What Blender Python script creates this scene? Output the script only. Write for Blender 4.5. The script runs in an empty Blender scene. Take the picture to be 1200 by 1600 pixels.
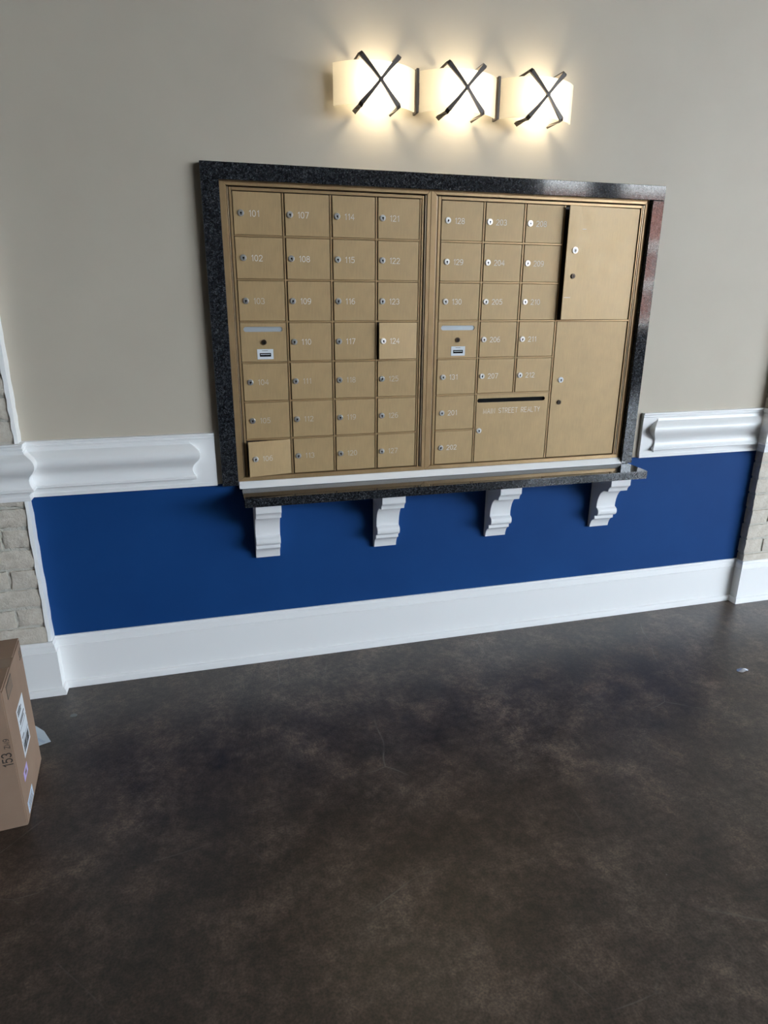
import bpy, bmesh, math, random
from mathutils import Vector, Matrix
random.seed(7)
S = bpy.context.scene
COL = S.collection
H = 1.757                      # height of the top of the mailbox grid above the floor

# ------------------------------------------------------------------ camera
cam_d = bpy.data.cameras.new('camera'); cam = bpy.data.objects.new('camera', cam_d); COL.objects.link(cam)
cam_d.sensor_fit = 'VERTICAL'; cam_d.sensor_height = 24.0; cam_d.lens = 24.0 * 1027.7333 / 1600
cam_d.clip_start = 0.05; cam_d.clip_end = 200
yaw, pitch, roll = 0.2680, -0.3183, 0.0060
fw = Vector((math.sin(yaw)*math.cos(pitch), math.cos(yaw)*math.cos(pitch), math.sin(pitch)))
r0 = Vector((math.cos(yaw), -math.sin(yaw), 0)); u0 = r0.cross(fw)
rt = math.cos(roll)*r0 + math.sin(roll)*u0; up = -math.sin(roll)*r0 + math.cos(roll)*u0
M = Matrix((rt, up, -fw)).transposed().to_4x4(); M.translation = Vector((-0.1441, -2.4404, H-0.3275))
cam.matrix_world = M
S.camera = cam

# ------------------------------------------------------------------ sky, sun, window portals, exposure
S.view_settings.view_transform = 'Standard'; S.view_settings.look = 'None'
S.view_settings.gamma = 1.0; S.view_settings.use_curve_mapping = False
S.view_settings.exposure = 0.0
W = bpy.data.worlds.new('sky'); S.world = W; W.use_nodes = True
bg = W.node_tree.nodes['Background']; bg.inputs[0].default_value = (0.76, 0.88, 1.0, 1); bg.inputs[1].default_value = 39.5
sun_d = bpy.data.lights.new('sun', 'SUN'); sun_d.energy = 7.5; sun_d.angle = math.radians(0.6); sun_d.color = (1, 0.93, 0.82)
sun = bpy.data.objects.new('sun', sun_d); COL.objects.link(sun)
sun.rotation_euler = Vector((0.25, -0.62, -0.74)).to_track_quat('-Z', 'Y').to_euler(); sun.location = (0, 4, 9)
RX0, RX1, RY0, RZ1 = -6.0, 20.6, -8.0, 5.0          # room extents
WINS = [(5.30, 6.20), (6.72, 8.7), (9.0, 11.0), (11.3, 13.3), (13.6, 15.6), (15.9, 17.9), (18.2, 20.2)]; WZ0, WZ1 = 0.90, 4.75
for i, (a, b) in enumerate(WINS):
    ld = bpy.data.lights.new('window_portal', 'AREA'); ld.shape = 'RECTANGLE'; ld.size = b-a; ld.size_y = WZ1-WZ0
    ld.cycles.is_portal = True
    lo = bpy.data.objects.new('window_portal', ld); COL.objects.link(lo)
    lo.location = ((a+b)/2, RY0-0.14, (WZ0+WZ1)/2); lo.rotation_euler = (math.radians(90), 0, 0)
S.cycles.max_bounces = 8; S.cycles.diffuse_bounces = 5; S.cycles.glossy_bounces = 4
S.cycles.use_denoising = True
S.cycles.sample_clamp_indirect = 15.0

# ------------------------------------------------------------------ materials
MAT = {}
def srgb(r, g, b):
    f = lambda c: (c/255/12.92) if c/255 <= 0.04045 else ((c/255+0.055)/1.055)**2.4
    return (f(r), f(g), f(b), 1)
def mat(name, color, rough=0.5, metal=0.0, spec=0.5, coat=0.0):
    m = bpy.data.materials.new(name); m.use_nodes = True; MAT[name] = m
    p = m.node_tree.nodes['Principled BSDF']
    p.inputs['Base Color'].default_value = color if len(color) == 4 else (*color, 1)
    p.inputs['Roughness'].default_value = rough; p.inputs['Metallic'].default_value = metal
    p.inputs['Specular IOR Level'].default_value = spec; p.inputs['Coat Weight'].default_value = coat
    return m, m.node_tree, p
def coords(nt, scale=(1, 1, 1), kind='Object'):
    t = nt.nodes.new('ShaderNodeTexCoord'); mp = nt.nodes.new('ShaderNodeMapping')
    mp.inputs['Scale'].default_value = scale; nt.links.new(t.outputs[kind], mp.inputs['Vector']); return mp.outputs[0]
def noise(nt, vec, scale, detail=4, rough=0.55):
    n = nt.nodes.new('ShaderNodeTexNoise'); n.inputs['Scale'].default_value = scale
    n.inputs['Detail'].default_value = detail; n.inputs['Roughness'].default_value = rough
    nt.links.new(vec, n.inputs['Vector']); return n.outputs['Fac']
def ramp(nt, fac, stops):
    r = nt.nodes.new('ShaderNodeValToRGB'); e = r.color_ramp.elements
    while len(e) < len(stops): e.new(0.5)
    for el, (pos, c) in zip(e, stops):
        el.position = pos; el.color = c if len(c) == 4 else (*c, 1)
    nt.links.new(fac, r.inputs['Fac']); return r.outputs['Color']
def mixc(nt, fac, a, b, mode='MIX'):
    n = nt.nodes.new('ShaderNodeMix'); n.data_type = 'RGBA'; n.blend_type = mode
    for sock, v in ((n.inputs[0], fac), (n.inputs[6], a), (n.inputs[7], b)):
        if hasattr(v, 'links'): nt.links.new(v, sock)
        else: sock.default_value = v
    return n.outputs[2]
def bump(nt, p, h, strength=0.2, dist=0.002):
    b = nt.nodes.new('ShaderNodeBump'); b.inputs['Strength'].default_value = strength; b.inputs['Distance'].default_value = dist
    nt.links.new(h, b.inputs['Height']); nt.links.new(b.outputs[0], p.inputs['Normal'])
def g(v): return (v, v, v, 1)

# greige wall paint
m, nt, p = mat('wall_paint', (0.50, 0.475, 0.435), 0.55, spec=0.25)
v = coords(nt); n = noise(nt, v, 3.0, 5)
nt.links.new(ramp(nt, n, [(0.3, (0.515, 0.462, 0.374)), (0.7, (0.55, 0.496, 0.403))]), p.inputs['Base Color'])
bump(nt, p, noise(nt, v, 260, 3), 0.12, 0.001)
# blue wall paint
m, nt, p = mat('blue_paint', (0.012, 0.085, 0.33), 0.60, spec=0.14)
v = coords(nt); n = noise(nt, v, 2.5, 6)
nt.links.new(ramp(nt, n, [(0.3, (0.0055, 0.045, 0.172)), (0.7, (0.0072, 0.055, 0.20))]), p.inputs['Base Color'])
bump(nt, p, noise(nt, v, 230, 3), 0.12, 0.001)
# white trim paint
m, nt, p = mat('white_paint', (0.84, 0.84, 0.83), 0.32, spec=0.4)
v = coords(nt); bump(nt, p, noise(nt, v, 160, 2), 0.02, 0.001)
m, nt, p = mat('bracket_paint', (0.82, 0.82, 0.82), 0.4, spec=0.4)
v = coords(nt); bump(nt, p, noise(nt, v, 320, 3), 0.35, 0.001)
# concrete floor
m, nt, p = mat('stained_concrete', (0.03, 0.024, 0.02), 0.3, spec=0.62)
v = coords(nt)
n1 = noise(nt, v, 1.5, 6, 0.6); n2 = noise(nt, v, 7, 8, 0.68); n3 = noise(nt, v, 42, 4, 0.6); n4 = noise(nt, v, 170, 2)
c = ramp(nt, n1, [(0.34, (0.037, 0.026, 0.020)), (0.5, (0.056, 0.040, 0.031)), (0.66, (0.086, 0.066, 0.053))])
c = mixc(nt, 1.0, c, ramp(nt, n2, [(0.36, (0.55, 0.55, 0.55)), (0.5, (0.92, 0.90, 0.89)), (0.64, (1.75, 1.72, 1.68))]), 'MULTIPLY')
c = mixc(nt, 1.0, c, ramp(nt, n3, [(0.36, g(0.68)), (0.64, g(1.36))]), 'MULTIPLY')
c = mixc(nt, 1.0, c, ramp(nt, n4, [(0.30, g(0.55)), (0.70, g(1.5))]), 'MULTIPLY')
vv = nt.nodes.new('ShaderNodeTexVoronoi'); vv.feature = 'DISTANCE_TO_EDGE'; vv.inputs['Scale'].default_value = 1.9
wob = nt.nodes.new('ShaderNodeMix'); wob.data_type = 'VECTOR'; wob.inputs[0].default_value = 0.10
nz = nt.nodes.new('ShaderNodeTexNoise'); nz.inputs['Scale'].default_value = 2.2; nt.links.new(v, nz.inputs['Vector'])
nt.links.new(v, wob.inputs[4]); nt.links.new(nz.outputs['Color'], wob.inputs[5]); nt.links.new(wob.outputs[1], vv.inputs['Vector'])
line = ramp(nt, vv.outputs['Distance'], [(0.0, g(1)), (0.004, g(0))])
mask = ramp(nt, noise(nt, v, 3.5, 3), [(0.50, g(0)), (0.62, g(0.8))])
sc = mixc(nt, 1.0, line, mask, 'MULTIPLY')
c = mixc(nt, sc, c, (0.15, 0.135, 0.12, 1))
vs = nt.nodes.new('ShaderNodeTexVoronoi'); vs.inputs['Scale'].default_value = 11.0; nt.links.new(v, vs.inputs['Vector'])
sp = ramp(nt, vs.outputs['Distance'], [(0.0, g(1)), (0.022, g(0.9)), (0.026, g(0))])
sm = ramp(nt, noise(nt, v, 4.0, 2), [(0.58, g(0)), (0.60, g(1))])
c = mixc(nt, mixc(nt, 1.0, sp, sm, 'MULTIPLY'), c, (0.34, 0.33, 0.31, 1))
nt.links.new(c, p.inputs['Base Color'])
nt.links.new(ramp(nt, n2, [(0.3, g(0.32)), (0.7, g(0.44))]), p.inputs['Roughness'])
bump(nt, p, n3, 0.03, 0.001)
# polished granite
m, nt, p = mat('granite', (0.02, 0.022, 0.026), 0.07, spec=0.5)
v = coords(nt)
vo = nt.nodes.new('ShaderNodeTexVoronoi'); vo.inputs['Scale'].default_value = 380; nt.links.new(v, vo.inputs['Vector'])
bw = nt.nodes.new('ShaderNodeRGBToBW'); nt.links.new(vo.outputs['Color'], bw.inputs[0])
c1 = ramp(nt, bw.outputs[0], [(0.30, (0.014, 0.0155, 0.018)), (0.55, (0.026, 0.029, 0.034)), (0.70, (0.045, 0.050, 0.057)), (0.86, (0.115, 0.12, 0.128))])
c2 = ramp(nt, noise(nt, v, 120, 3), [(0.38, (0.30, 0.30, 0.33)), (0.62, (0.92, 0.92, 0.92))])
nt.links.new(mixc(nt, 1.0, c1, c2, 'MULTIPLY'), p.inputs['Base Color'])
# bronze aluminium
def bronze(name, col, rough, metal):
    m, nt, p = mat(name, col, rough, metal)
    v = coords(nt, (60, 60, 3)); n = noise(nt, v, 6, 3)
    v2 = coords(nt); nb = noise(nt, v2, 14, 5)
    lo = tuple(x*0.93 for x in col); hi = tuple(min(1, x*1.06) for x in col)
    c = ramp(nt, n, [(0.3, lo), (0.7, hi)])
    c = mixc(nt, 0.22, c, ramp(nt, nb, [(0.35, g(0.38)), (0.65, g(0.62))]), 'OVERLAY')
    nt.links.new(c, p.inputs['Base Color'])
    nt.links.new(ramp(nt, nb, [(0.3, g(rough-0.05)), (0.7, g(rough+0.06))]), p.inputs['Roughness'])
bronze('bronze_door', (0.465, 0.320, 0.156), 0.50, 0.18)
bronze('bronze_frame', (0.42, 0.28, 0.140), 0.38, 0.45)
mat('bronze_bead', (0.62, 0.50, 0.34), 0.28, 0.8)
mat('cabinet_inside', (0.035, 0.022, 0.013), 0.6)
mat('lock_chrome', (0.80, 0.79, 0.76), 0.28, 0.85)
mat('lock_dark', (0.05, 0.035, 0.025), 0.35, 0.7)
mat('lock_ring', (0.30, 0.20, 0.12), 0.35, 0.8)
mat('black', (0.004, 0.004, 0.004), 0.6, spec=0.1)
mat('engraving_white', (0.80, 0.78, 0.73), 0.6)
mat('engraving_worn', (0.62, 0.58, 0.50), 0.6)
mat('slot_flap', (0.50, 0.55, 0.58), 0.35, 0.3)
mat('label_white', (0.72, 0.75, 0.78), 0.5)
# painted brick
m, nt, p = mat('painted_brick', (0.55, 0.51, 0.45), 0.75, spec=0.2)
v = coords(nt); n = noise(nt, v, 28, 8, 0.7); nf = noise(nt, v, 120, 6, 0.7)
c = ramp(nt, n, [(0.30, (0.52, 0.46, 0.38)), (0.55, (0.65, 0.59, 0.50)), (0.75, (0.73, 0.69, 0.62))])
nt.links.new(c, p.inputs['Base Color']); bump(nt, p, nf, 0.8, 0.004)
m, nt, p = mat('painted_mortar', (0.60, 0.57, 0.50), 0.85, spec=0.2)
v = coords(nt); bump(nt, p, noise(nt, v, 90, 6, 0.7), 1.0, 0.006)
# cardboard
m, nt, p = mat('cardboard', (0.29, 0.19, 0.125), 0.75, spec=0.2)
v = coords(nt); n = noise(nt, v, 5, 6)
nt.links.new(ramp(nt, n, [(0.3, (0.27, 0.18, 0.125)), (0.7, (0.33, 0.225, 0.16))]), p.inputs['Base Color'])
bump(nt, p, noise(nt, coords(nt, (1, 1, 60)), 8, 2), 0.05, 0.001)
mat('packing_tape', (0.27, 0.18, 0.12), 0.25)
mat('print_black', (0.02, 0.017, 0.015), 0.6)
mat('print_grey', (0.17, 0.125, 0.09), 0.7)
mat('label_purple', (0.50, 0.40, 0.72), 0.5)
mat('label_blue', (0.55, 0.66, 0.78), 0.5)
mat('paper', (0.66, 0.76, 0.84), 0.6)
mat('foil', (0.75, 0.78, 0.85), 0.25, 0.7)
mat('dried_paint', (0.16, 0.17, 0.165), 0.6)
mat('lamp_metal', (0.090, 0.078, 0.070), 0.45, 0.35)
# lamp shade glass: frosted, lit from the bulb inside
m = bpy.data.materials.new('frosted_glass'); m.use_nodes = True; MAT['frosted_glass'] = m; nt = m.node_tree; nt.nodes.clear()
o = nt.nodes.new('ShaderNodeOutputMaterial'); tr = nt.nodes.new('ShaderNodeBsdfTranslucent'); df = nt.nodes.new('ShaderNodeBsdfDiffuse')
tr.inputs[0].default_value = (0.92, 0.86, 0.74, 1); df.inputs[0].default_value = (0.85, 0.80, 0.68, 1)
gl = nt.nodes.new('ShaderNodeBsdfGlossy'); gl.inputs['Roughness'].default_value = 0.3
m1 = nt.nodes.new('ShaderNodeMixShader'); m1.inputs[0].default_value = 0.42; m2 = nt.nodes.new('ShaderNodeMixShader'); m2.inputs[0].default_value = 0.04
nt.links.new(tr.outputs[0], m1.inputs[1]); nt.links.new(df.outputs[0], m1.inputs[2])
nt.links.new(m1.outputs[0], m2.inputs[1]); nt.links.new(gl.outputs[0], m2.inputs[2]); nt.links.new(m2.outputs[0], o.inputs[0])
m = bpy.data.materials.new('bulb_glow'); m.use_nodes = True; MAT['bulb_glow'] = m; nt = m.node_tree
p = nt.nodes['Principled BSDF']; p.inputs['Emission Color'].default_value = (1.0, 0.86, 0.62, 1); p.inputs['Emission Strength'].default_value = 110.0
# window glass
m = bpy.data.materials.new('window_glass'); m.use_nodes = True; MAT['window_glass'] = m; nt = m.node_tree; nt.nodes.clear()
o = nt.nodes.new('ShaderNodeOutputMaterial'); tp = nt.nodes.new('ShaderNodeBsdfTransparent'); gl = nt.nodes.new('ShaderNodeBsdfGlossy'); gl.inputs['Roughness'].default_value = 0.02
mx = nt.nodes.new('ShaderNodeMixShader'); mx.inputs[0].default_value = 0.06
nt.links.new(tp.outputs[0], mx.inputs[1]); nt.links.new(gl.outputs[0], mx.inputs[2]); nt.links.new(mx.outputs[0], o.inputs[0])
mat('room_paint', (0.30, 0.29, 0.27), 0.7); mat('ceiling_paint', (0.62, 0.61, 0.59), 0.8)
mat('window_frame', (0.05, 0.05, 0.05), 0.5)
mat('street', (0.22, 0.22, 0.22), 0.9); mat('red_brick', (0.30, 0.12, 0.085), 0.85); mat('pale_stone', (0.55, 0.50, 0.44), 0.85)
mat('teal_glass', (0.10, 0.22, 0.22), 0.2)

# ------------------------------------------------------------------ mesh helpers
class MB:
    def __init__(s): s.v = []; s.f = []; s.m = []; s.mats = []
    def mi(s, name):
        if name not in s.mats: s.mats.append(name)
        return s.mats.index(name)
    def add(s, vs, fs, mname):
        k = len(s.v); s.v += [tuple(q) for q in vs]; i = s.mi(mname)
        for f in fs: s.f.append(tuple(k+j for j in f)); s.m.append(i)
    def box(s, a, b, mname):
        (x0, y0, z0), (x1, y1, z1) = a, b
        s.add([(x0,y0,z0),(x1,y0,z0),(x1,y1,z0),(x0,y1,z0),(x0,y0,z1),(x1,y0,z1),(x1,y1,z1),(x0,y1,z1)],
              [(0,3,2,1),(4,5,6,7),(0,1,5,4),(1,2,6,5),(2,3,7,6),(3,0,4,7)], mname)
    def prism(s, poly, a, b, mname, axis='y'):
        # poly: 2-D points; extruded from a to b along axis
        def P(u, w, t): return (u, t, w) if axis == 'y' else ((t, u, w) if axis == 'x' else (u, w, t))
        n = len(poly); vs = [P(u, w, a) for u, w in poly] + [P(u, w, b) for u, w in poly]
        fs = [tuple(range(n))[::-1], tuple(range(n, 2*n))] + [(i, (i+1) % n, n+(i+1) % n, n+i) for i in range(n)]
        s.add(vs, fs, mname)
    def disc(s, c, r, y0, y1, mname, seg=20, r2=None):
        r2 = r if r2 is None else r2
        a = [(c[0]+r*math.cos(t), y0, c[1]+r*math.sin(t)) for t in [2*math.pi*i/seg for i in range(seg)]]
        b = [(c[0]+r2*math.cos(t), y1, c[1]+r2*math.sin(t)) for t in [2*math.pi*i/seg for i in range(seg)]]
        s.add(a+b, [tuple(range(seg)), tuple(range(seg, 2*seg))[::-1]] + [(i, i+seg, (i+1) % seg+seg, (i+1) % seg) for i in range(seg)], mname)
    def mesh(s, name, bevel=0, smooth=False, seg=1):
        me = bpy.data.meshes.new(name); me.from_pydata(s.v, [], s.f)
        for mn in s.mats: me.materials.append(MAT[mn])
        me.polygons.foreach_set('material_index', s.m)
        bm = bmesh.new(); bm.from_mesh(me); bmesh.ops.recalc_face_normals(bm, faces=bm.faces)
        if bevel:
            es = [e for e in bm.edges if len(e.link_faces) == 2 and e.calc_face_angle(0) > 0.5]
            bmesh.ops.bevel(bm, geom=es, offset=bevel, segments=seg, affect='EDGES', clamp_overlap=True)
        bm.to_mesh(me); bm.free()
        if smooth:
            for q in me.polygons: q.use_smooth = True
            try: me.set_sharp_from_angle(angle=math.radians(smooth if smooth is not True else 35))
            except Exception: pass
        me.update(); return me
def link(name, me, parent=None, loc=(0, 0, 0), rot=(0, 0, 0)):
    o = bpy.data.objects.new(name, me); COL.objects.link(o); o.location = loc; o.rotation_euler = rot
    if parent: o.parent = parent
    return o
def tag(o, label=None, cat=None, group=None, kind=None):
    if label: o['label'] = label
    if cat: o['category'] = cat
    if group: o['group'] = group
    if kind: o['kind'] = kind
    return o
def empty(name, loc, label, cat, **k):
    o = link(name, None, None, loc); o.empty_display_size = 0.05; return tag(o, label, cat, **k)
def sweep(mb, profile, path, mname):
    """profile: (depth, z) from top to bottom (closed at depth 0); path: wall line (x, y), outward is its right-hand side."""
    dirs = [(Vector(b)-Vector(a)).normalized() for a, b in zip(path[:-1], path[1:])]
    nrm = [Vector((d.y, -d.x)) for d in dirs]
    rings = []
    for i, q in enumerate(path):
        if i == 0: off = nrm[0]
        elif i == len(path)-1: off = nrm[-1]
        else:
            s_ = nrm[i-1]+nrm[i]; off = s_/(1+nrm[i-1].dot(nrm[i]))
        rings.append([(q[0]+off.x*d, q[1]+off.y*d, z) for d, z in profile])
    n = len(profile); vs = [x for r in rings for x in r]; fs = []
    for i in range(len(path)-1):
        for j in range(n):
            k = (j+1) % n
            fs.append((i*n+j, i*n+k, (i+1)*n+k, (i+1)*n+j))
    fs.append(tuple(range(n))); fs.append(tuple((len(path)-1)*n+j for j in range(n))[::-1])
    mb.add(vs, fs, mname)

# stroke lettering ---------------------------------------------------
def arc(cx, cy, rx, ry, a0, a1, n=8):
    return [(cx+rx*math.cos(math.radians(a0+(a1-a0)*i/n)), cy+ry*math.sin(math.radians(a0+(a1-a0)*i/n))) for i in range(n+1)]
GL = {
 '0': [arc(.3,.5,.29,.5,0,360,18)], '1': [[(.12,.80),(.32,1),(.32,0)]],
 '2': [arc(.3,.72,.28,.28,165,-40,9)+[(.02,0),(.60,0)]],
 '3': [arc(.28,.74,.27,.26,150,-90,9)+arc(.28,.26,.31,.26,90,-150,9)[1:]],
 '4': [[(.46,0),(.46,1),(.0,.30),(.62,.30)]],
 '5': [[(.55,1),(.10,1),(.06,.55)]+arc(.28,.33,.31,.33,125,-145,10)],
 '6': [arc(.30,.31,.29,.31,0,360,14), [(.02,.36)]+arc(.40,.55,.38,.45,175,75,6)],
 '7': [[(.02,1),(.60,1),(.22,0)]],
 '8': [arc(.3,.75,.24,.25,0,360,14), arc(.3,.26,.29,.26,0,360,14)],
 '9': [arc(.30,.69,.29,.31,0,360,14), [(.58,.64)]+arc(.20,.45,.38,.45,-5,-105,6)],
 'M': [[(0,0),(0,1),(.35,.1),(.70,1),(.70,0)]], 'A': [[(0,0),(.31,1),(.62,0)],[(.11,.34),(.51,.34)]],
 'I': [[(.1,0),(.1,1)]], 'N': [[(0,0),(0,1),(.58,0),(.58,1)]],
 'S': [arc(.29,.74,.26,.26,35,270,9)+arc(.29,.26,.29,.22,90,-150,9)[1:]],
 'T': [[(0,1),(.60,1)],[(.30,1),(.30,0)]],
 'R': [[(0,0),(0,1),(.32,1)]+arc(.32,.74,.24,.26,90,-90,7)[1:]+[(0,.48)],[(.30,.48),(.56,0)]],
 'E': [[(.55,1),(0,1),(0,0),(.55,0)],[(0,.52),(.48,.52)]], 'L': [[(0,1),(0,0),(.52,0)]],
 'Y': [[(0,1),(.30,.48),(.60,1)],[(.30,.48),(.30,0)]], 'Z': [[(0,1),(.58,1),(0,0),(.58,0)]],
}
ADV = {'1': .62, 'I': .42, 'M': .98, ' ': .72}
def lettering(mb, text, size, stroke, mname, frame, depth=0.0004):
    """frame(u, v, d) maps glyph plane to 3-D; text starts at u=0 on the baseline v=0."""
    u = 0.0; st = stroke/2
    for ch in text:
        for line in GL.get(ch, []):
            pts = [Vector((u+a*size, b*size)) for a, b in line]
            closed = (pts[0]-pts[-1]).length < 1e-6
            n = len(pts); L = []; R = []
            for i in range(n):
                if closed and i in (0, n-1): d1 = (pts[1]-pts[0]).normalized(); d0 = (pts[n-1]-pts[n-2]).normalized()
                else:
                    d0 = (pts[i]-pts[i-1]).normalized() if i else (pts[1]-pts[0]).normalized()
                    d1 = (pts[i+1]-pts[i]).normalized() if i < n-1 else d0
                n0 = Vector((-d0.y, d0.x)); n1 = Vector((-d1.y, d1.x)); den = max(0.35, 1+n0.dot(n1)); o = (n0+n1)/den*st
                e = Vector((0, 0))
                if not closed and i == 0: e = -d1*st*0.8
                if not closed and i == n-1: e = d0*st*0.8
                L.append(pts[i]+o+e); R.append(pts[i]-o+e)
            vs = [frame(q.x, q.y, depth) for q in L] + [frame(q.x, q.y, depth) for q in R]
            mb.add(vs, [(i, n+i, n+i+1, i+1) for i in range(n-1)], mname)
        u += ADV.get(ch, .82)*size
    return u

# ------------------------------------------------------------------ the setting
def struct(name, mb, label=None, **k):
    o = link(name, mb.mesh(name, **k)); o['kind'] = 'structure'
    if label: o['label'] = label
    return o
PX0, PX1, PD = -0.755, 2.325, 0.045                  # brick piers: inner edges, projection
b = MB(); b.box((RX0-.2, RY0-.3, -0.12), (RX1+.2, 0.25, 0.0), 'stained_concrete'); floor = struct('floor', b, 'dark brown stained and sealed concrete floor')
b = MB(); b.box((RX0-.2, RY0-.3, RZ1), (RX1+.2, 0.25, RZ1+.2), 'ceiling_paint'); struct('ceiling', b, 'pale painted ceiling above the lobby')
b = MB()
HX0, HX1, HZ0, HZ1 = -0.046, 1.590, H-1.02, H+0.034
b.box((RX0-.2, 0, 0), (RX1+.2, 0.2, H-1.02), 'blue_paint')
b.box((RX0-.2, 0, H-1.02), (HX0, 0.2, H-1.0), 'blue_paint'); b.box((HX1, 0, H-1.02), (RX1+.2, 0.2, H-1.0), 'blue_paint')
b.box((RX0-.2, 0, H-1.0), (HX0, 0.2, HZ1), 'wall_paint'); b.box((HX1, 0, H-1.0), (RX1+.2, 0.2, HZ1), 'wall_paint')
b.box((RX0-.2, 0, HZ1), (RX1+.2, 0.2, RZ1), 'wall_paint'); b.box((HX0, 0.16, HZ0), (HX1, 0.2, HZ1), 'wall_paint')
struct('wall_back', b, 'greige painted wall with a blue band below the chair rail')
b = MB(); b.box((RX0-.2, RY0-.25, 0), (RX0, 0, RZ1), 'room_paint'); struct('wall_left', b, 'painted side wall of the lobby')
b = MB(); b.box((RX1, RY0-.25, 0), (RX1+.2, 0, RZ1), 'room_paint'); struct('wall_right', b, 'painted side wall of the lobby near the windows')
b = MB(); y0, y1 = RY0-.25, RY0
b.box((RX0, y0, 0), (RX1, y1, WZ0), 'room_paint'); b.box((RX0, y0, WZ1), (RX1, y1, RZ1), 'room_paint')
xs = [RX0] + [x for w in WINS for x in w] + [RX1]
for i in range(0, len(xs), 2): b.box((xs[i], y0, WZ0), (xs[i+1], y1, WZ1), 'room_paint')
struct('wall_front', b, 'painted street wall with tall windows')
for i, (a, c) in enumerate(WINS):
    b = MB(); yf0, yf1 = RY0-.12, RY0-.07; t = .045
    b.box((a, yf0, WZ0), (a+t, yf1, WZ1), 'window_frame'); b.box((c-t, yf0, WZ0), (c, yf1, WZ1), 'window_frame')
    b.box((a+t, yf0, WZ0), (c-t, yf1, WZ0+t), 'window_frame'); b.box((a+t, yf0, WZ1-t), (c-t, yf1, WZ1), 'window_frame')
    w = struct('window_%d' % (i+1), b, 'dark framed street window, number %d from the mailboxes' % (i+1))
    b = MB(); b.box((a+t, RY0-.10, WZ0+t), (c-t, RY0-.096, WZ1-t), 'window_glass'); link('pane', b.mesh('pane'), w)

# brick piers ---------------------------------------------------------
def brick_mesh(L_, seed, rough):
    rnd = random.Random(seed); h = 0.064; d = PD-0.001
    nx, nz = (15 if L_ > .15 else 8), 6
    vs = []; fs = []
    for j in range(nz):
        for i in range(nx):
            x = L_*i/(nx-1); z = h*j/(nz-1); edge = i in (0, nx-1) or j in (0, nz-1)
            y = -d + (rnd.uniform(.001, .004) if edge else rnd.uniform(-.0022, .0022))*rough
            vs.append((x+(rnd.uniform(-.0016, .0016)*rough if edge else 0), y, z+(rnd.uniform(-.0018, .0018)*rough if edge else 0)))
    n = nx*nz
    for j in range(nz-1):
        for i in range(nx-1): q = j*nx+i; fs.append((q, q+1, q+nx+1, q+nx))
    vs += [(0, 0, 0), (L_, 0, 0), (L_, 0, h), (0, 0, h)]
    fs.append(tuple(range(nx-1, -1, -1)) + (n, n+1)); fs.append(tuple(range(n-nx, n)) + (n+2, n+3))
    fs.append(tuple(j*nx for j in range(nz)) + (n+3, n)); fs.append(tuple(j*nx+nx-1 for j in range(nz-1, -1, -1)) + (n+1, n+2))
    fs = [f if k < (nx-1)*(nz-1) else f for k, f in enumerate(fs)]
    b = MB(); b.add(vs, fs, 'painted_brick'); return b.mesh('brick', smooth=40)
def pier(name, xa, xb, anchor_right, label, rough, zoff):
    """bricks in running bond between xa and xb; the inner (visible) edge is xb if anchor_right else xa."""
    b = MB(); ci = 0.005
    b.box((xa+ci, -(PD-0.007), 0.0), (xb-ci, 0, RZ1), 'painted_mortar'); core = struct(name, b, label)
    long_ = [brick_mesh(0.196, 11+k, rough) for k in range(5)]; short = [brick_mesh(0.093, 31+k, rough) for k in range(5)]
    z = zoff; k = 0; rnd = random.Random(5)
    while z+0.064 < RZ1:
        x = 0.0; pat = ['L', 'L', 'S'] if k % 2 == 0 else ['S', 'L', 'L']
        if z >= 0.0:
            for t in pat:
                L_ = 0.196 if t == 'L' else 0.093
                me = rnd.choice(long_ if t == 'L' else short)
                bx = (xb-x-L_) if anchor_right else (xa+x)
                link('brick', me, core, (bx+rnd.uniform(-.0015, .0015), rnd.uniform(-.002, .001), z+rnd.uniform(-.001, .001)))
                x += L_+0.0105
        z += 0.0755; k += 1
    return core
PW = 0.196*2+0.093+0.021
pier('wall_pier_left', PX0-PW, PX0, True, 'pier of rough painted brick beside the cardboard box', 1.25, H-1.486-0.0755*4+.012+0.0755)
pier('wall_pier_right', PX1, PX1+PW, False, 'pier of cream painted brick at the far side of the blue wall', 0.8, H-1.515-0.0755*3+.012)
# white painted plaster return on the brick pier beside the box
def plaster_return(z0, z1, seed):
    rnd = random.Random(seed); n = int((z1-z0)/0.03); b = MB(); vs = []; fs = []
    for i in range(n+1):
        z = z0+(z1-z0)*i/n; w = rnd.uniform(0.002, 0.007); y = -PD-rnd.uniform(0, .003)
        vs += [(PX0-w-.004, y, z), (PX0+.003+rnd.uniform(-.001, .001), y+.002, z), (PX0+.004+rnd.uniform(-.001, .0015), 0, z), (PX0-w-.004, 0, z)]
        if i: fs += [(4*i-4, 4*i-3, 4*i+1, 4*i), (4*i-3, 4*i-2, 4*i+2, 4*i+1), (4*i-4, 4*i, 4*i+3, 4*i-1), (4*i-2, 4*i-1, 4*i+3, 4*i+2)]
    fs += [(0, 1, 2, 3), (4*n, 4*n+1, 4*n+2, 4*n+3)]
    b.add(vs, fs, 'white_paint'); return b.mesh('plaster_edge', smooth=60)
pl = bpy.data.objects['wall_pier_left']
link('plaster_edge', plaster_return(0.19, H-1.0, 3), pl); link('plaster_edge', plaster_return(H-0.81, RZ1, 4), pl)

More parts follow.
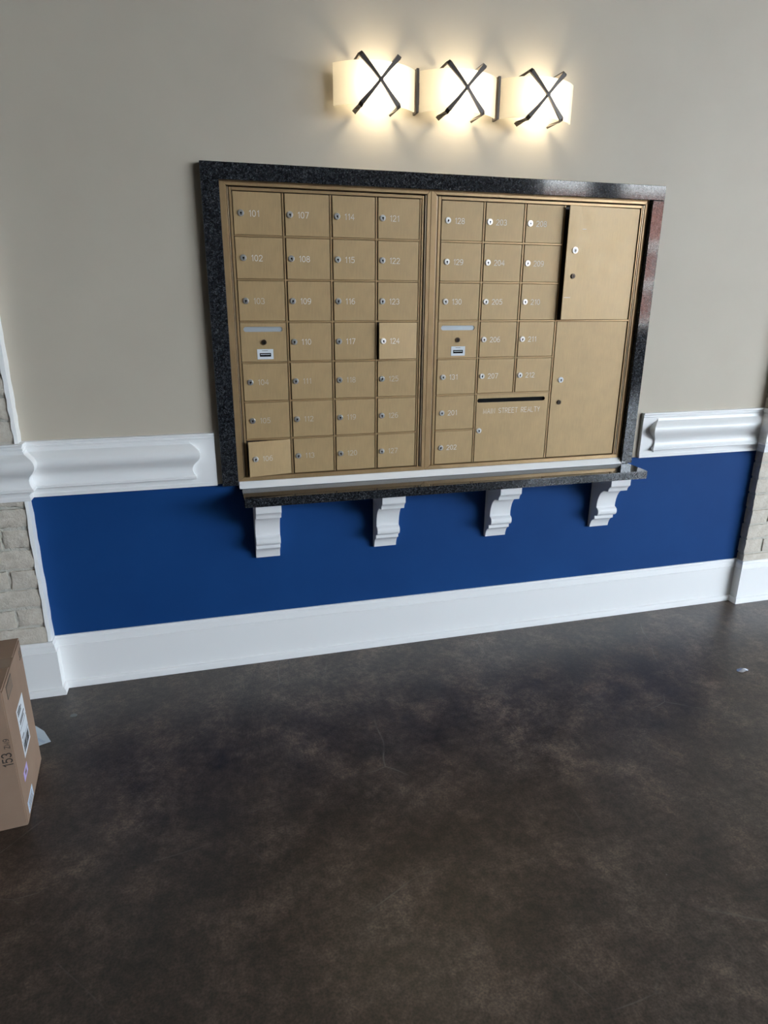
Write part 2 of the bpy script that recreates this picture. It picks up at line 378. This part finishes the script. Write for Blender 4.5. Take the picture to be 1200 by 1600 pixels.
# baseboard and chair rail --------------------------------------------
def ogee(pts): return pts
base = [(0, .212), (.006, .212), (.0075, .205), (.012, .200), (.013, .190), (.0155, .181), (.0155, .177), (.0185, .175), (.0185, .026), (.024, .0255), (.029, .021), (.031, .012), (.031, 0), (0, 0)]
wallpath = [(PX0-PW, -PD), (PX0, -PD), (PX0, 0), (PX1, 0), (PX1, -PD), (PX1+PW, -PD)]
b = MB(); sweep(b, base, wallpath, 'white_paint'); struct('baseboard_back', b, 'tall white painted baseboard with shoe moulding', smooth=28)
zt = H
def rail(prefix, path_board, path_mould, label):
    boardp = [(0, zt-.804), (.019, zt-.804), (.0195, zt-.809), (.016, zt-.812), (.0155, zt-.817), (.018, zt-.819), (.0175, zt-.822), (.0155, zt-.824), (.0155, zt-.985), (.0175, zt-.987), (.0175, zt-1.0), (0, zt-1.0)]
    b = MB(); sweep(b, boardp, path_board, 'white_paint'); o = struct(prefix, b, label, smooth=28)
    prof = [(.0150, zt-.829), (.0185, zt-.829), (.0195, zt-.834), (.0210, zt-.838)]
    key = [(.0220, .8385), (.032, .845), (.044, .854), (.051, .864), (.053, .874), (.051, .884), (.045, .895), (.036, .905), (.028, .915), (.0235, .925), (.0235, .936), (.0265, .946), (.031, .953), (.0325, .955)]
    prof += [(d, zt-z) for d, z in key] + [(.035, zt-.956), (.0355, zt-.964), (.033, zt-.966), (.025, zt-.967), (.0245, zt-.971), (.020, zt-.972), (.0195, zt-.977), (.0150, zt-.978)]
    b = MB(); sweep(b, prof, path_mould, 'white_paint'); link('moulding', b.mesh('moulding', smooth=25), o)
    return o
rail('trim_1', [(PX0-PW, -PD), (PX0, -PD), (PX0, 0), (-.118, 0)], [(PX0-PW, -PD), (PX0, -PD), (PX0, 0), (-.224, 0), (-.224, .06)], 'white chair rail between the rough pier and the mailboxes')
rail('trim_2', [(1.681, 0), (PX1, 0), (PX1, -PD), (PX1+PW, -PD)], [(1.770, .06), (1.770, 0), (PX1, 0), (PX1, -PD), (PX1+PW, -PD)], 'white chair rail between the mailboxes and the cream pier')

# ------------------------------------------------------------------ granite surround, shelf, filler strip, brackets
fr = empty('granite_surround', (0.768, 0, H-1.003), 'dark speckled granite border framing the bronze mailboxes', 'frame')
fo = Vector(fr.location)
def rel(mb, o): mb.v = [(x-o.x, y-o.y, z-o.z) for x, y, z in mb.v]; return mb
b = MB(); b.box((-.100, -.03, H+.026), (1.637, 0, H+.0775), 'granite'); link('top_slab', rel(b, fo).mesh('top_slab', bevel=.0015), fr)
b = MB(); b.box((-.100, -.03, H-1.003), (-.0425, 0, H+.0255), 'granite'); link('side_slab', rel(b, fo).mesh('side_slab', bevel=.0015), fr)
b = MB(); b.box((1.5855, -.03, H-1.0163), (1.637, 0, H+.0255), 'granite'); link('side_slab', rel(b, fo).mesh('side_slab', bevel=.0015), fr)
b = MB(); b.box((-.032, -.166, H-1.0500), (1.620, 0.0, H-1.0168), 'granite')
tag(link('granite_shelf', b.mesh('granite_shelf', bevel=.002, seg=2)), 'polished dark granite shelf on brackets under the mailboxes', 'shelf')
b = MB(); b.prism([(.02, H-1.0164), (-.0320, H-1.0164), (-.0320, H-1.0145), (-.0115, H-.9937), (.02, H-.9937)], -.040, 1.5853, 'white_paint', axis='x')
tag(link('filler_strip', b.mesh('filler_strip', bevel=.0015)), 'white painted strip between mailboxes and granite shelf', 'trim strip')
bp = [(0, -1.0503), (-.1420, -1.0503), (-.1420, -1.082)]
bp += [(-.1400, -1.0845), (-.1330, -1.090), (-.1270, -1.098), (-.1245, -1.109), (-.1110, -1.111)]
bp += [(-.111+.058*math.sin(t), -1.111-.086*(1-math.cos(t))) for t in [math.radians(a) for a in (14, 28, 42, 56, 70, 82, 90)]]
bp += [(-.0545, -1.2005), (-.062, -1.203), (-.0690, -1.209), (-.0715, -1.217), (-.0705, -1.226), (-.0660, -1.233), (-.0590, -1.237), (-.0480, -1.2385), (-.0480, -1.2555), (-.0425, -1.2575), (-.0330, -1.264), (-.0250, -1.275), (-.0200, -1.288), (-.0175, -1.302), (0, -1.302)]
bm_ = MB(); bm_.prism([(y, z+1.302) for y, z in bp], 0, 0.093, 'bracket_paint', axis='x'); bmesh_br = bm_.mesh('bracket', bevel=.0012, smooth=25)
for x, lab in ((0.006, 'white scrolled bracket at the shelf end nearest the cardboard box'), (0.480, 'white scrolled bracket under the shelf, second from the cardboard box'),
               (0.968, 'white scrolled bracket under the shelf below the realty door'), (1.470, 'white scrolled bracket under the shelf below the parcel doors')):
    tag(link('shelf_bracket', bmesh_br, None, (x, 0, H-1.302)), lab, 'bracket', 'white brackets carrying the granite shelf')

# ------------------------------------------------------------------ mailboxes
CW, P = 0.1634, 0.1397
G = 0.7349
DF = -0.004                                             # door face
def bar_mesh(name, sx, sz, m_='bronze_frame', y0=-.0055, y1=.004, bev=.0009):
    b = MB(); b.box((0, y0, 0), (sx, y1, sz), m_); return b.mesh(name, bevel=bev)
def door_mesh(w, h, slot=None, mname='bronze_door'):
    """hinge at x=0 (its right edge), door runs to x=-w; z from 0 to h; optional slot rectangle (x0,x1,z0,z1) with round ends"""
    b = MB()
    y0, y1 = -.0, .0032
    if slot is None:
        b.box((-w, y0, 0), (0, y1, h), mname); return b.mesh('door', bevel=.0010)
    x0, x1, z0, z1 = slot; r = (z1-z0)/2; zc = (z0+z1)/2; n = 8
    inner = [(x1-r+r*math.cos(t), zc+r*math.sin(t)) for t in [-math.pi/2+math.pi*i/n for i in range(n+1)]]
    inner += [(x0+r+r*math.cos(t), zc+r*math.sin(t)) for t in [math.pi/2+math.pi*i/n for i in range(n+1)]]
    outer = [(0, 0), (0, h), (-w, h), (-w, 0)]
    k = len(inner); vs = [(x, y0, z) for x, z in inner]+[(x, y0, z) for x, z in outer]+[(x, y1, z) for x, z in inner]+[(x, y1, z) for x, z in outer]
    fs = []
    O = k; B = k+4
    q = n+1
    for base in (0, B):
        o4 = O+base
        for i in range(n): 
            fs.append((base+i, base+i+1, o4+(0 if i < n/2 else 1)))
        fs.append((base+n//2, o4+0, o4+1))
        fs.append((base+n, base+q, o4+2, o4+1))
        for i in range(q, q+n): fs.append((base+i, base+i+1, o4+(2 if i-q < n/2 else 3)))
        fs.append((base+q+n//2, o4+2, o4+3))
        fs.append((base+k-1, base+0, o4+0, o4+3))
    for i in range(k): fs.append((i, (i+1) % k, B+(i+1) % k, B+i))
    for i in range(4): fs.append((O+i, O+(i+1) % 4, B+O+(i+1) % 4, B+O+i))
    b.add(vs, fs, mname); return b.mesh('door')
def lock_mesh(face='lock_chrome', rim='lock_chrome', r=.0108, key='black'):
    b = MB(); b.disc((0, 0), r, 0, -.0035, rim, 20, r*.97); b.disc((0, 0), r*.86, -.0035, -.0048, face, 20, r*.80)
    b.disc((0, 0), r*.30, -.0048, -.0050, key, 12); b.box((-r*.13, -.0051, -r*.62), (r*.13, -.0048, 0), key)
    return b.mesh('lock', smooth=30)
LOCK = lock_mesh(); LOCK_DARK = lock_mesh('lock_dark', 'lock_ring', .0098); LOCK_BIG = lock_mesh('label_white', 'lock_chrome', .0118, 'lock_dark'); LOCK_SMALL = lock_mesh('lock_dark', 'lock_dark', .0095)
def number_obj(door, text, u, v, size, stroke, mname, w):
    b = MB(); lettering(b, text, size, stroke, mname, lambda a, c, d: (-w+u+a, -d, v+c)); link('number', b.mesh('number'), door)
rk = random.Random(21)
DOOR = None
def mailbox_door(unit, uo, x0, x1, zb, zt_, text=None, ajar=0, me=None, lab=None, lockz=None):
    """door between bar lines x0..x1 and rails zb..zt_ (relative to the grid top)"""
    xl, xr, z0, z1 = x0+(.0072 if abs(x0) > .001 and abs(x0-G) > .001 else -.0012), x1-.0038, zb+.0038, zt_-.0038
    w, h = xr-xl, z1-z0
    o = link('door', me or door_mesh(w, h), unit, (xr-uo.x, DF-uo.y, H+z0-uo.z), (0, 0, math.radians(ajar)))
    if lab: o['label'] = lab
    if text:
        # position as on the photographed doors: lock 0.023 m from the bar line, number starts at 0.049 m
        lk = link('lock', LOCK, o, (x0+.0237-xr, 0, h*.505)); lk.rotation_euler = (0, rk.uniform(-.35, .35), 0)
        low = zt_ < -.5 and x0 < .6
        number_obj(o, text, x0+.0497-xl, h*.505-.0098, .0185, .0019 if not low else .0017, 'engraving_worn' if low or text in ('103',) else 'engraving_white', w)
    return o, w, h
def outgoing(unit, uo, x0, x1, zb, zt_):
    w, h = (x1-.0038)-(x0-.0012), P-.0076; e_ = .0084
    slot = (-w+e_+.0025, -w+e_+.1395, h-.030, h-.0125)
    o, w, h = mailbox_door(unit, uo, x0, x1, zb, zt_, me=door_mesh(w, h, slot), lab='outgoing mail door with a slot, dark lock and small sticker')
    b = MB(); b.box((slot[0]-.002, .0034, slot[2]-.002), (slot[1]+.002, .005, slot[3]+.002), 'slot_flap'); link('slot_flap', b.mesh('slot_flap'), o)
    link('lock', LOCK_DARK, o, (-w+e_+.0715, 0, h-.0655))
    cx = -w+e_+.0745
    b = MB(); b.box((cx-.0285, -.0012, .0075), (cx+.0285, 0, .0425), 'label_white'); b.box((cx-.020, -.0016, .0165), (cx+.020, -.0012, .029), 'black')
    b.box((cx-.017, -.0018, .0232), (cx+.017, -.0016, .0252), 'label_white'); b.box((cx-.011, -.0014, .0365), (cx+.009, -.0012, .0380), 'print_grey')
    for sx in (-.0265, .0265): b.disc((cx+sx, .0245), .0018, -.0012, -.0018, 'lock_chrome', 8)
    link('sticker', b.mesh('sticker'), o)
def unit(name, label, tx0, tx1, gx0, gx1, sides):
    uo = Vector(((tx0+tx1)/2, 0, H-.993)); u = empty(name, uo, label, 'mailboxes', group='bronze mailbox units in the wall')
    tl, bl, sl = sides[0]; tr_, br_, sr = sides[1]
    T0, T1, B0, B1 = .0305, .0125, -.993, -.9775
    def put(nm, mb, bev=.0008): return link(nm, rel(mb, uo).mesh(nm, bevel=bev), u)
    yt, yb = -.0105, .012
    def bev_bar(poly):  # mitred trim bar: front face slopes slightly inward
        b = MB(); b.prism([(x, H+z) for x, z in poly], yt, yb, 'bronze_frame'); put('trim_bar', b, .0012)
    e = .00015
    bev_bar([(tx0, T0), (tx1, T0), (tr_-e, T1), (tl+e, T1)]); bev_bar([(tx0, B0), (tx1, B0), (tr_-e, B1), (tl+e, B1)])
    bev_bar([(tx0, T0-e), (tl, T1-e), (tl, B1+e), (tx0, B0+e)]); bev_bar([(tx1, T0-e), (tr_, T1-e), (tr_, B1+e), (tx1, B0+e)])
    for (x0, x1), m_, yf, nm in ((bl, 'bronze_bead', -.0075, 'bead'), (sl, 'bronze_frame', -.0050, 'frame_strip'), (br_, 'bronze_bead', -.0075, 'bead'), (sr, 'bronze_frame', -.0050, 'frame_strip')):
        b = MB(); b.box((x0, yf, H-.9765), (x1, .008, H+(.0095 if nm == 'bead' else .0085)), m_); put(nm, b)
    b = MB(); b.box((sl[1]+.0004, -.0050, H-.0012), (sr[0]-.0004, .008, H+.0085), 'bronze_frame'); put('frame_strip', b)
    # cabinet shell behind the doors
    b = MB(); b.box((tl-.004, .0125, H-.985), (tr_+.004, .15, H+.02), 'cabinet_inside'); put('cabinet_body', b, 0)
    return u, uo
RAIL = {}
def rails_(u, uo, x0, x1, z):
    k = round(x1-x0, 4)
    if k not in RAIL: RAIL[k] = bar_mesh('rail', k, .0062)
    link('rail', RAIL[k], u, (x0-uo.x, -uo.y, H+z-.0031-uo.z))
MULL = {}
def mullion(u, uo, x, z0, z1, wd=.0058):
    k = (round(z1-z0, 4), wd)
    if k not in MULL: MULL[k] = bar_mesh('mullion', wd, z1-z0, 'bronze_frame', -.0062, .006)
    link('mullion', MULL[k], u, (x-wd/2-uo.x, -uo.y, H+z0-uo.z))

uL, oL = unit('mailbox_unit', 'four-column bronze mailbox unit with doors numbered 101 to 127', -.0420, .6895, 0, 4*CW,
              ((-.0205, (-.0190, -.0150), (-.0120, -.0040)), (.6755, (.6700, .6740), (.6590, .6655))))
std = door_mesh(CW-.011, P-.0076); std_edge = door_mesh(CW-.0026, P-.0076)
cols = [[101, 102, 103, None, 104, 105, 106], [107, 108, 109, 110, 111, 112, 113], [114, 115, 116, 117, 118, 119, 120], [121, 122, 123, 124, 125, 126, 127]]
for ci, colm in enumerate(cols):
    for ri, num in enumerate(colm):
        x0, x1, zt_, zb = ci*CW, (ci+1)*CW, -ri*P, -(ri+1)*P
        if num is None: outgoing(uL, oL, x0, x1, zb, zt_); continue
        aj = {124: 5.5, 106: 8.5}.get(num, rk.choice((0, 0, 0, .25)))
        mailbox_door(uL, oL, ci*CW, x1, zb, zt_, str(num), aj, std_edge if ci == 0 else std, {124: 'mailbox door 124 standing ajar', 106: 'mailbox door 106 standing ajar'}.get(num))
for r in range(1, 7): rails_(uL, oL, -.002, 4*CW+.001, -r*P)
for c_ in range(1, 4): mullion(uL, oL, c_*CW, -.975, -.003)
mullion(uL, oL, 4*CW-.0006, -.975, -.003, .0048)

uR, oR = unit('mailbox_unit', 'bronze mailbox unit with doors 128 to 212 and two tall parcel doors', .6899, 1.5852, G, G+.8255,
              ((.7112, (.7125, .7165), (.7205, .7305)), (1.5670, (1.5625, 1.5655), (1.5555, 1.5605))))
colsR = [[128, 129, 130, None, 131, 201, 202], [203, 204, 205, 206, 207], [208, 209, 210, 211, 212]]
for ci, colm in enumerate(colsR):
    for ri, num in enumerate(colm):
        x0, x1, zt_, zb = G+ci*CW, G+(ci+1)*CW, -ri*P, -(ri+1)*P
        if num is None: outgoing(uR, oR, x0, x1, zb, zt_); continue
        mailbox_door(uR, oR, x0, x1, zb, zt_, str(num), rk.choice((0, 0, 0, .25)), std_edge if ci == 0 else std)
XE = 1.5535
for r, xe in ((1, G+3*CW), (2, G+3*CW), (3, XE+.0015), (4, G+3*CW), (5, G+3*CW), (6, G+CW)): rails_(uR, oR, G-.002, xe, -r*P)
mullion(uR, oR, G+CW, -.975, -.003); mullion(uR, oR, G+2*CW, -5*P+.003, -.003); mullion(uR, oR, G+3*CW, -.975, -.003)
# company door with the letter slot
w, h = 2*CW-.011, 2*P-.0076
xl = G+CW+.0072
slot = (.9075-xl-w, 1.2065-xl-w, 1.0, 1.0)
zb_ = -7*P+.0038
slot = (slot[0], slot[1], -.7330-zb_, -.7165-zb_)
o, w, h = mailbox_door(uR, oR, G+CW, G+3*CW, -7*P, -5*P, me=door_mesh(w, h, slot), lab='wide company mailbox door with a long black letter slot')
b = MB(); b.box((slot[0]-.004, .0105, slot[2]-.004), (slot[1]+.004, .0125, slot[3]+.004), 'black'); link('slot_backing', b.mesh('slot_backing'), o)
link('lock', LOCK, o, (.9205-xl-w, 0, -.8455-zb_))
b = MB(); wd = lettering(MB(), 'MAIN STREET REALTY', .0165, .0018, 'engraving_white', lambda a, c, d: (a, d, c))
scale = (1.1855-.936)/(wd-.82*.0165+.6*.0165)
lettering(b, 'MAIN STREET REALTY', .0195, .0015, 'engraving_white', lambda a, c, d: (.936-xl-w+a*scale*.0165/.0195, -d, -.7770-zb_+c)); link('lettering', b.mesh('lettering'), o)
# parcel doors
def parcel(r0_, r1_, ajar, lab, lz1, lz2):
    x0, x1 = G+3*CW, XE+.001
    o, w, h = mailbox_door(uR, oR, x0, x1, -r1_*P, -r0_*P, None, ajar, None, lab)
    z0 = -r1_*P+.0038; xl = x0+.0072
    link('lock', LOCK_BIG, o, (1.2700-xl-w, 0, lz1-z0)); link('lock', LOCK_SMALL, o, (1.2705-xl-w, 0, lz2-z0))
    return o, w, h
o, w, h = parcel(0, 3, 4.2, 'upper parcel door standing slightly open', -.1600, -.2530)
b = MB(); b.box((-w+.062, -.0004, h-.0815), (-w+.080, 0, h-.080), 'label_white'); b.box((-w+.006, -.0004, .083), (-w+.034, 0, .0842), 'label_white'); link('scratch_mark', b.mesh('scratch_mark'), o)
parcel(3, 7, 0, 'lower parcel door, closed', -.6515, -.7430)

# ------------------------------------------------------------------ wall light
lx, lz = 0.7695, H+.319
lt = empty('wall_light', (lx, 0, lz), 'glowing three-shade wall light with dark crossed metal straps above the mailboxes', 'lamp')
b = MB(); b.box((-.415, -.012, -.032), (.415, 0, .032), 'lamp_metal'); link('back_plate', b.mesh('back_plate', bevel=.003), lt)
hw, sag, ye = .1385, .064, -.032; R = (hw*hw+sag*sag)/(2*sag)
def shade():
    b = MB(); n = 28; z0, z1 = -.061, .061; vs = []; fs = []
    amax = math.asin(hw/R)
    for i in range(n+1):
        a = -amax+2*amax*i/n
        for rr, z in ((R-.004, z0), (R, z0+.0008), (R, z1-.0008), (R-.004, z1)):
            vs.append((rr*math.sin(a), ye-sag-(rr*math.cos(a)-R), z))
        if i:
            q = 4*i
            for j in range(3): fs.append((q-4+j, q+j, q+j+1, q-3+j))
    b.add(vs, fs, 'frosted_glass'); return b.mesh('shade', smooth=50)
def strap():
    b = MB()
    def bar(pts, ws, th=.0075):
        # ribbon of rectangular section through pts, width in the plane perpendicular to travel and to Y
        n = len(pts); rings = []
        for i in range(n):
            d = (Vector(pts[min(i+1, n-1)])-Vector(pts[max(i-1, 0)])).normalized()
            dd = Vector((d.x, 0, d.z))
            if dd.length < .05: dd = Vector((pts[n//2][0]-pts[i][0], 0, pts[n//2][2]-pts[i][2]))
            dd.normalize(); side = Vector((-dd.z, 0, dd.x))*ws[i]/2; nn = d.cross(side.normalized()).normalized()*th/2
            c = Vector(pts[i]); rings.append([c+side+nn, c-side+nn, c-side-nn, c+side-nn])
        vs = [x for r in rings for x in r]; fs = [(0, 1, 2, 3), tuple(4*(n-1)+j for j in (3, 2, 1, 0))]
        for i in range(n-1):
            for j in range(4): fs.append((4*i+j, 4*i+(j+1) % 4, 4*i+4+(j+1) % 4, 4*i+4+j))
        b.add(vs, fs, 'lamp_metal')
    for s_ in (-1, 1):
        X, Zt, Zb = .0620, .0715, -.0660; yf, yc, yw = -.106, -.1145, -.010
        pts = [(s_*X*1.02, yw, Zt+.002), (s_*X*1.02, yf+.006, Zt+.002), (s_*X*.97, yf, Zt-.003), (s_*X*.48, -.111, Zt*.50+.001), (0, yc+s_*.001, .003),
               (-s_*X*.48, -.111, Zb*.5+.002), (-s_*X*.97, yf, Zb+.003), (-s_*X*1.02, yf+.006, Zb-.002), (-s_*X*1.02, yw, Zb-.002)]
        bar(pts, [.0150, .0150, .0145, .0105, .0085, .0105, .0145, .0150, .0150])
    b.disc((0, .003), .0072, -.110, -.1195, 'lamp_metal', 12)
    return b.mesh('cross_strap')
def bulb():
    b = MB(); n, k = 10, 14; vs = []; fs = []; prof = [(-.030, .004), (-.026, .010), (-.018, .0135), (0, .015), (.018, .0135), (.026, .010), (.030, .004)]
    for x, r in prof:
        for j in range(k): t = 2*math.pi*j/k; vs.append((x, r*math.cos(t), r*math.sin(t)))
    for i in range(len(prof)-1):
        for j in range(k): fs.append((i*k+j, i*k+(j+1) % k, (i+1)*k+(j+1) % k, (i+1)*k+j))
    fs += [tuple(range(k)), tuple((len(prof)-1)*k+j for j in range(k))]
    b.add(vs, fs, 'bulb_glow'); return b.mesh('bulb', smooth=True)
SH, ST, BU = shade(), strap(), bulb()
for k in (-1, 0, 1):
    s_ = link('shade', SH, lt, (k*.2935, 0, 0)); link('cross_strap', ST, s_)
    link('bulb', BU, lt, (k*.2935+.012, -.045, .0))
b = MB(); b.box((-.0045, -.040, -.064), (.0045, 0, .066), 'lamp_metal'); me = b.mesh('divider_bar', bevel=.001)
for x in (-.14675, .14675): link('divider_bar', me, lt, (x, 0, 0))

# ------------------------------------------------------------------ cardboard box and bits on the floor
bx = empty('cardboard_box', (-.7135, -.7425, 0), 'brown cardboard shipping box with 153 print standing on the floor', 'box'); bx.rotation_euler = (0, 0, math.radians(4.72))
BWd, BD, BH = .42, .2975, .441
b = MB(); b.box((-BWd, 0, .001), (0, BD, BH-.004), 'cardboard'); link('carton', b.mesh('carton', bevel=.003, seg=2), bx)
b = MB(); b.box((-BWd+.001, .001, BH-.004), (-.001, BD/2-.001, BH), 'cardboard'); link('flap', b.mesh('flap', bevel=.001), bx)
b = MB(); b.box((-BWd+.001, BD/2+.001, BH-.004), (-.001, BD-.001, BH), 'cardboard'); link('flap', b.mesh('flap', bevel=.001), bx)
b = MB(); b.box((-BWd-.0003, BD/2-.027, BH), (.0004, BD/2+.027, BH+.0004), 'packing_tape'); link('tape', b.mesh('tape'), bx)
def side_rect(b, s0, s1, h0, h1, m_, d=.0006): b.box((0, s0, h0), (d, s1, h1), m_)
b = MB(); side_rect(b, .102, .205, .152, .308, 'label_white'); link_l = link('shipping_label', b.mesh('shipping_label'), bx)
b = MB(); rr = random.Random(3)
for hh, s0, s1 in ((.298, .112, .150), (.291, .112, .168), (.284, .112, .160), (.262, .118, .190), (.254, .118, .178), (.212, .112, .142)): side_rect(b, s0, s1, hh-.0022, hh+.0022, 'print_black', .0009)
side_rect(b, .106, .201, .2395, .2410, 'print_black', .0009); side_rect(b, .106, .201, .2000, .2015, 'print_black', .0009)
s0 = .112
while s0 < .196:
    wv = rr.choice((.0012, .002, .003)); side_rect(b, s0, s0+wv, .162, .192, 'print_black', .0009); s0 += wv+rr.choice((.0012, .002, .003))
link('print', b.mesh('print'), link_l)
b = MB(); side_rect(b, .052, .108, .108, .137, 'label_purple'); l2 = link('purple_label', b.mesh('purple_label'), bx)
b = MB(); side_rect(b, .070, .090, .117, .129, 'print_grey', .0009); link('print', b.mesh('print'), l2)
b = MB(); side_rect(b, .033, .117, .013, .050, 'label_blue'); l3 = link('paper_label', b.mesh('paper_label'), bx)
b = MB()
for hh in (.040, .033, .026, .020): side_rect(b, .045, .105, hh-.0012, hh+.0012, 'print_grey', .0009)
link('print', b.mesh('print'), l3)
b = MB(); side_rect(b, .046, .120, .383, .423, 'print_black', .0005); side_rect(b, .0485, .1175, .3855, .4205, 'print_grey', .0007)
for i in range(9): side_rect(b, .052+.0072*i, .0545+.0072*i, .389, .417, 'cardboard', .0009)
link('printed_square', b.mesh('printed_square'), bx)
b = MB()
for s0 in (.262, .280):
    b.add([(.0006, s0-.006, .408), (.0006, s0+.006, .408), (.0006, s0, .420)], [(0, 1, 2)], 'print_black'); side_rect(b, s0-.0016, s0+.0016, .392, .408, 'print_black')
side_rect(b, .256, .288, .386, .3885, 'print_black'); link('arrow_mark', b.mesh('arrow_mark'), bx)
# 153 ZM9 printed on the front, reading upwards
b = MB(); lettering(b, '153', .0225, .0032, 'print_black', lambda a, c, d: (-.0075-c, -.0004, .206+a*.93)); lettering(b, 'ZM9', .0125, .0016, 'print_black', lambda a, c, d: (-.0070-c, -.0004, .264+a*.98))
link('printed_number', b.mesh('printed_number'), bx)
# sheet of paper lying behind the box
b = MB(); pts = [(-.845, -.300), (-.790, -.268), (-.758, -.300), (-.726, -.360), (-.770, -.378), (-.850, -.392)]
n = len(pts); lift = [.002, .010, .006, .0015, .002, .0015]
b.add([(x, y, z) for (x, y), z in zip(pts, lift)]+[(x, y, z+.0006) for (x, y), z in zip(pts, lift)]+[(-.79, -.33, .002), (-.79, -.33, .0026)],
      [(i, (i+1) % n, 2*n) for i in range(n)]+[(n+i, n+(i+1) % n, 2*n+1) for i in range(n)]+[(i, (i+1) % n, n+(i+1) % n, n+i) for i in range(n)], 'paper')
b.add([(-.778, -.335, .0032), (-.770, -.330, .0032), (-.742, -.358, .0028), (-.750, -.363, .0028)], [(0, 1, 2, 3)], 'label_blue')
tag(link('paper_sheet', b.mesh('paper_sheet')), 'pale blue paper sheet on the floor behind the cardboard box', 'paper')
b = MB(); vs = []; rr = random.Random(8); n = 9
ring = [(1.867+.030*math.cos(2*math.pi*i/n)*rr.uniform(.8, 1.1), -.586+.016*math.sin(2*math.pi*i/n)*rr.uniform(.7, 1.1), rr.uniform(.001, .006)) for i in range(n)]
b.add(ring+[(x, y, z+.0008) for x, y, z in ring]+[(1.867, -.586, .010), (1.867, -.586, .0108)], [(i, (i+1) % n, 2*n) for i in range(n)]+[(n+i, n+(i+1) % n, 2*n+1) for i in range(n)]+[(i, (i+1) % n, n+(i+1) % n, n+i) for i in range(n)], 'foil')
tag(link('wrapper_scrap', b.mesh('wrapper_scrap')), 'small crumpled silvery wrapper scrap on the floor near the cream pier', 'litter')
b = MB(); rr = random.Random(12); n = 14
b.prism([(-.678+.013*math.cos(2*math.pi*i/n)*rr.uniform(.85, 1.1), -.2216+.011*math.sin(2*math.pi*i/n)*rr.uniform(.8, 1.1)) for i in range(n)], 0, .0008, 'dried_paint', axis='z')
link('dried_spot', b.mesh('dried_spot'), floor)

# ------------------------------------------------------------------ across the street (seen mirrored in the granite)
b = MB(); b.box((-25, -38, -0.5), (45, RY0-.3, -0.14), 'street'); struct('ground_street', b, 'grey street outside the lobby windows')
bd = empty('building', (14, -24, -0.14), 'red brick street building mirrored in the polished granite border', 'building')
b = MB(); b.box((-24, -3, 0), (24, 0, 5.6), 'red_brick'); link('facade', b.mesh('facade'), bd)
b = MB(); b.box((-24, -3, 5.6), (24, .35, 6.1), 'pale_stone'); link('cornice', b.mesh('cornice'), bd)
for z0, z1 in ((0.0, .6), (1.9, 2.25), (3.45, 3.8)):
    b = MB(); b.box((-24, 0, z0), (24, .12, z1), 'pale_stone'); link('stone_band', b.mesh('stone_band'), bd)
b = MB(); b.box((0, 0, 0), (1.5, .06, 1.1), 'teal_glass'); b.box((.72, 0, 0), (.78, .09, 1.1), 'pale_stone'); wm = b.mesh('window')
for z0 in (.75, 2.3):
    for i in range(16): link('window', wm, bd, (-22.5+2.8*i, 0, z0))
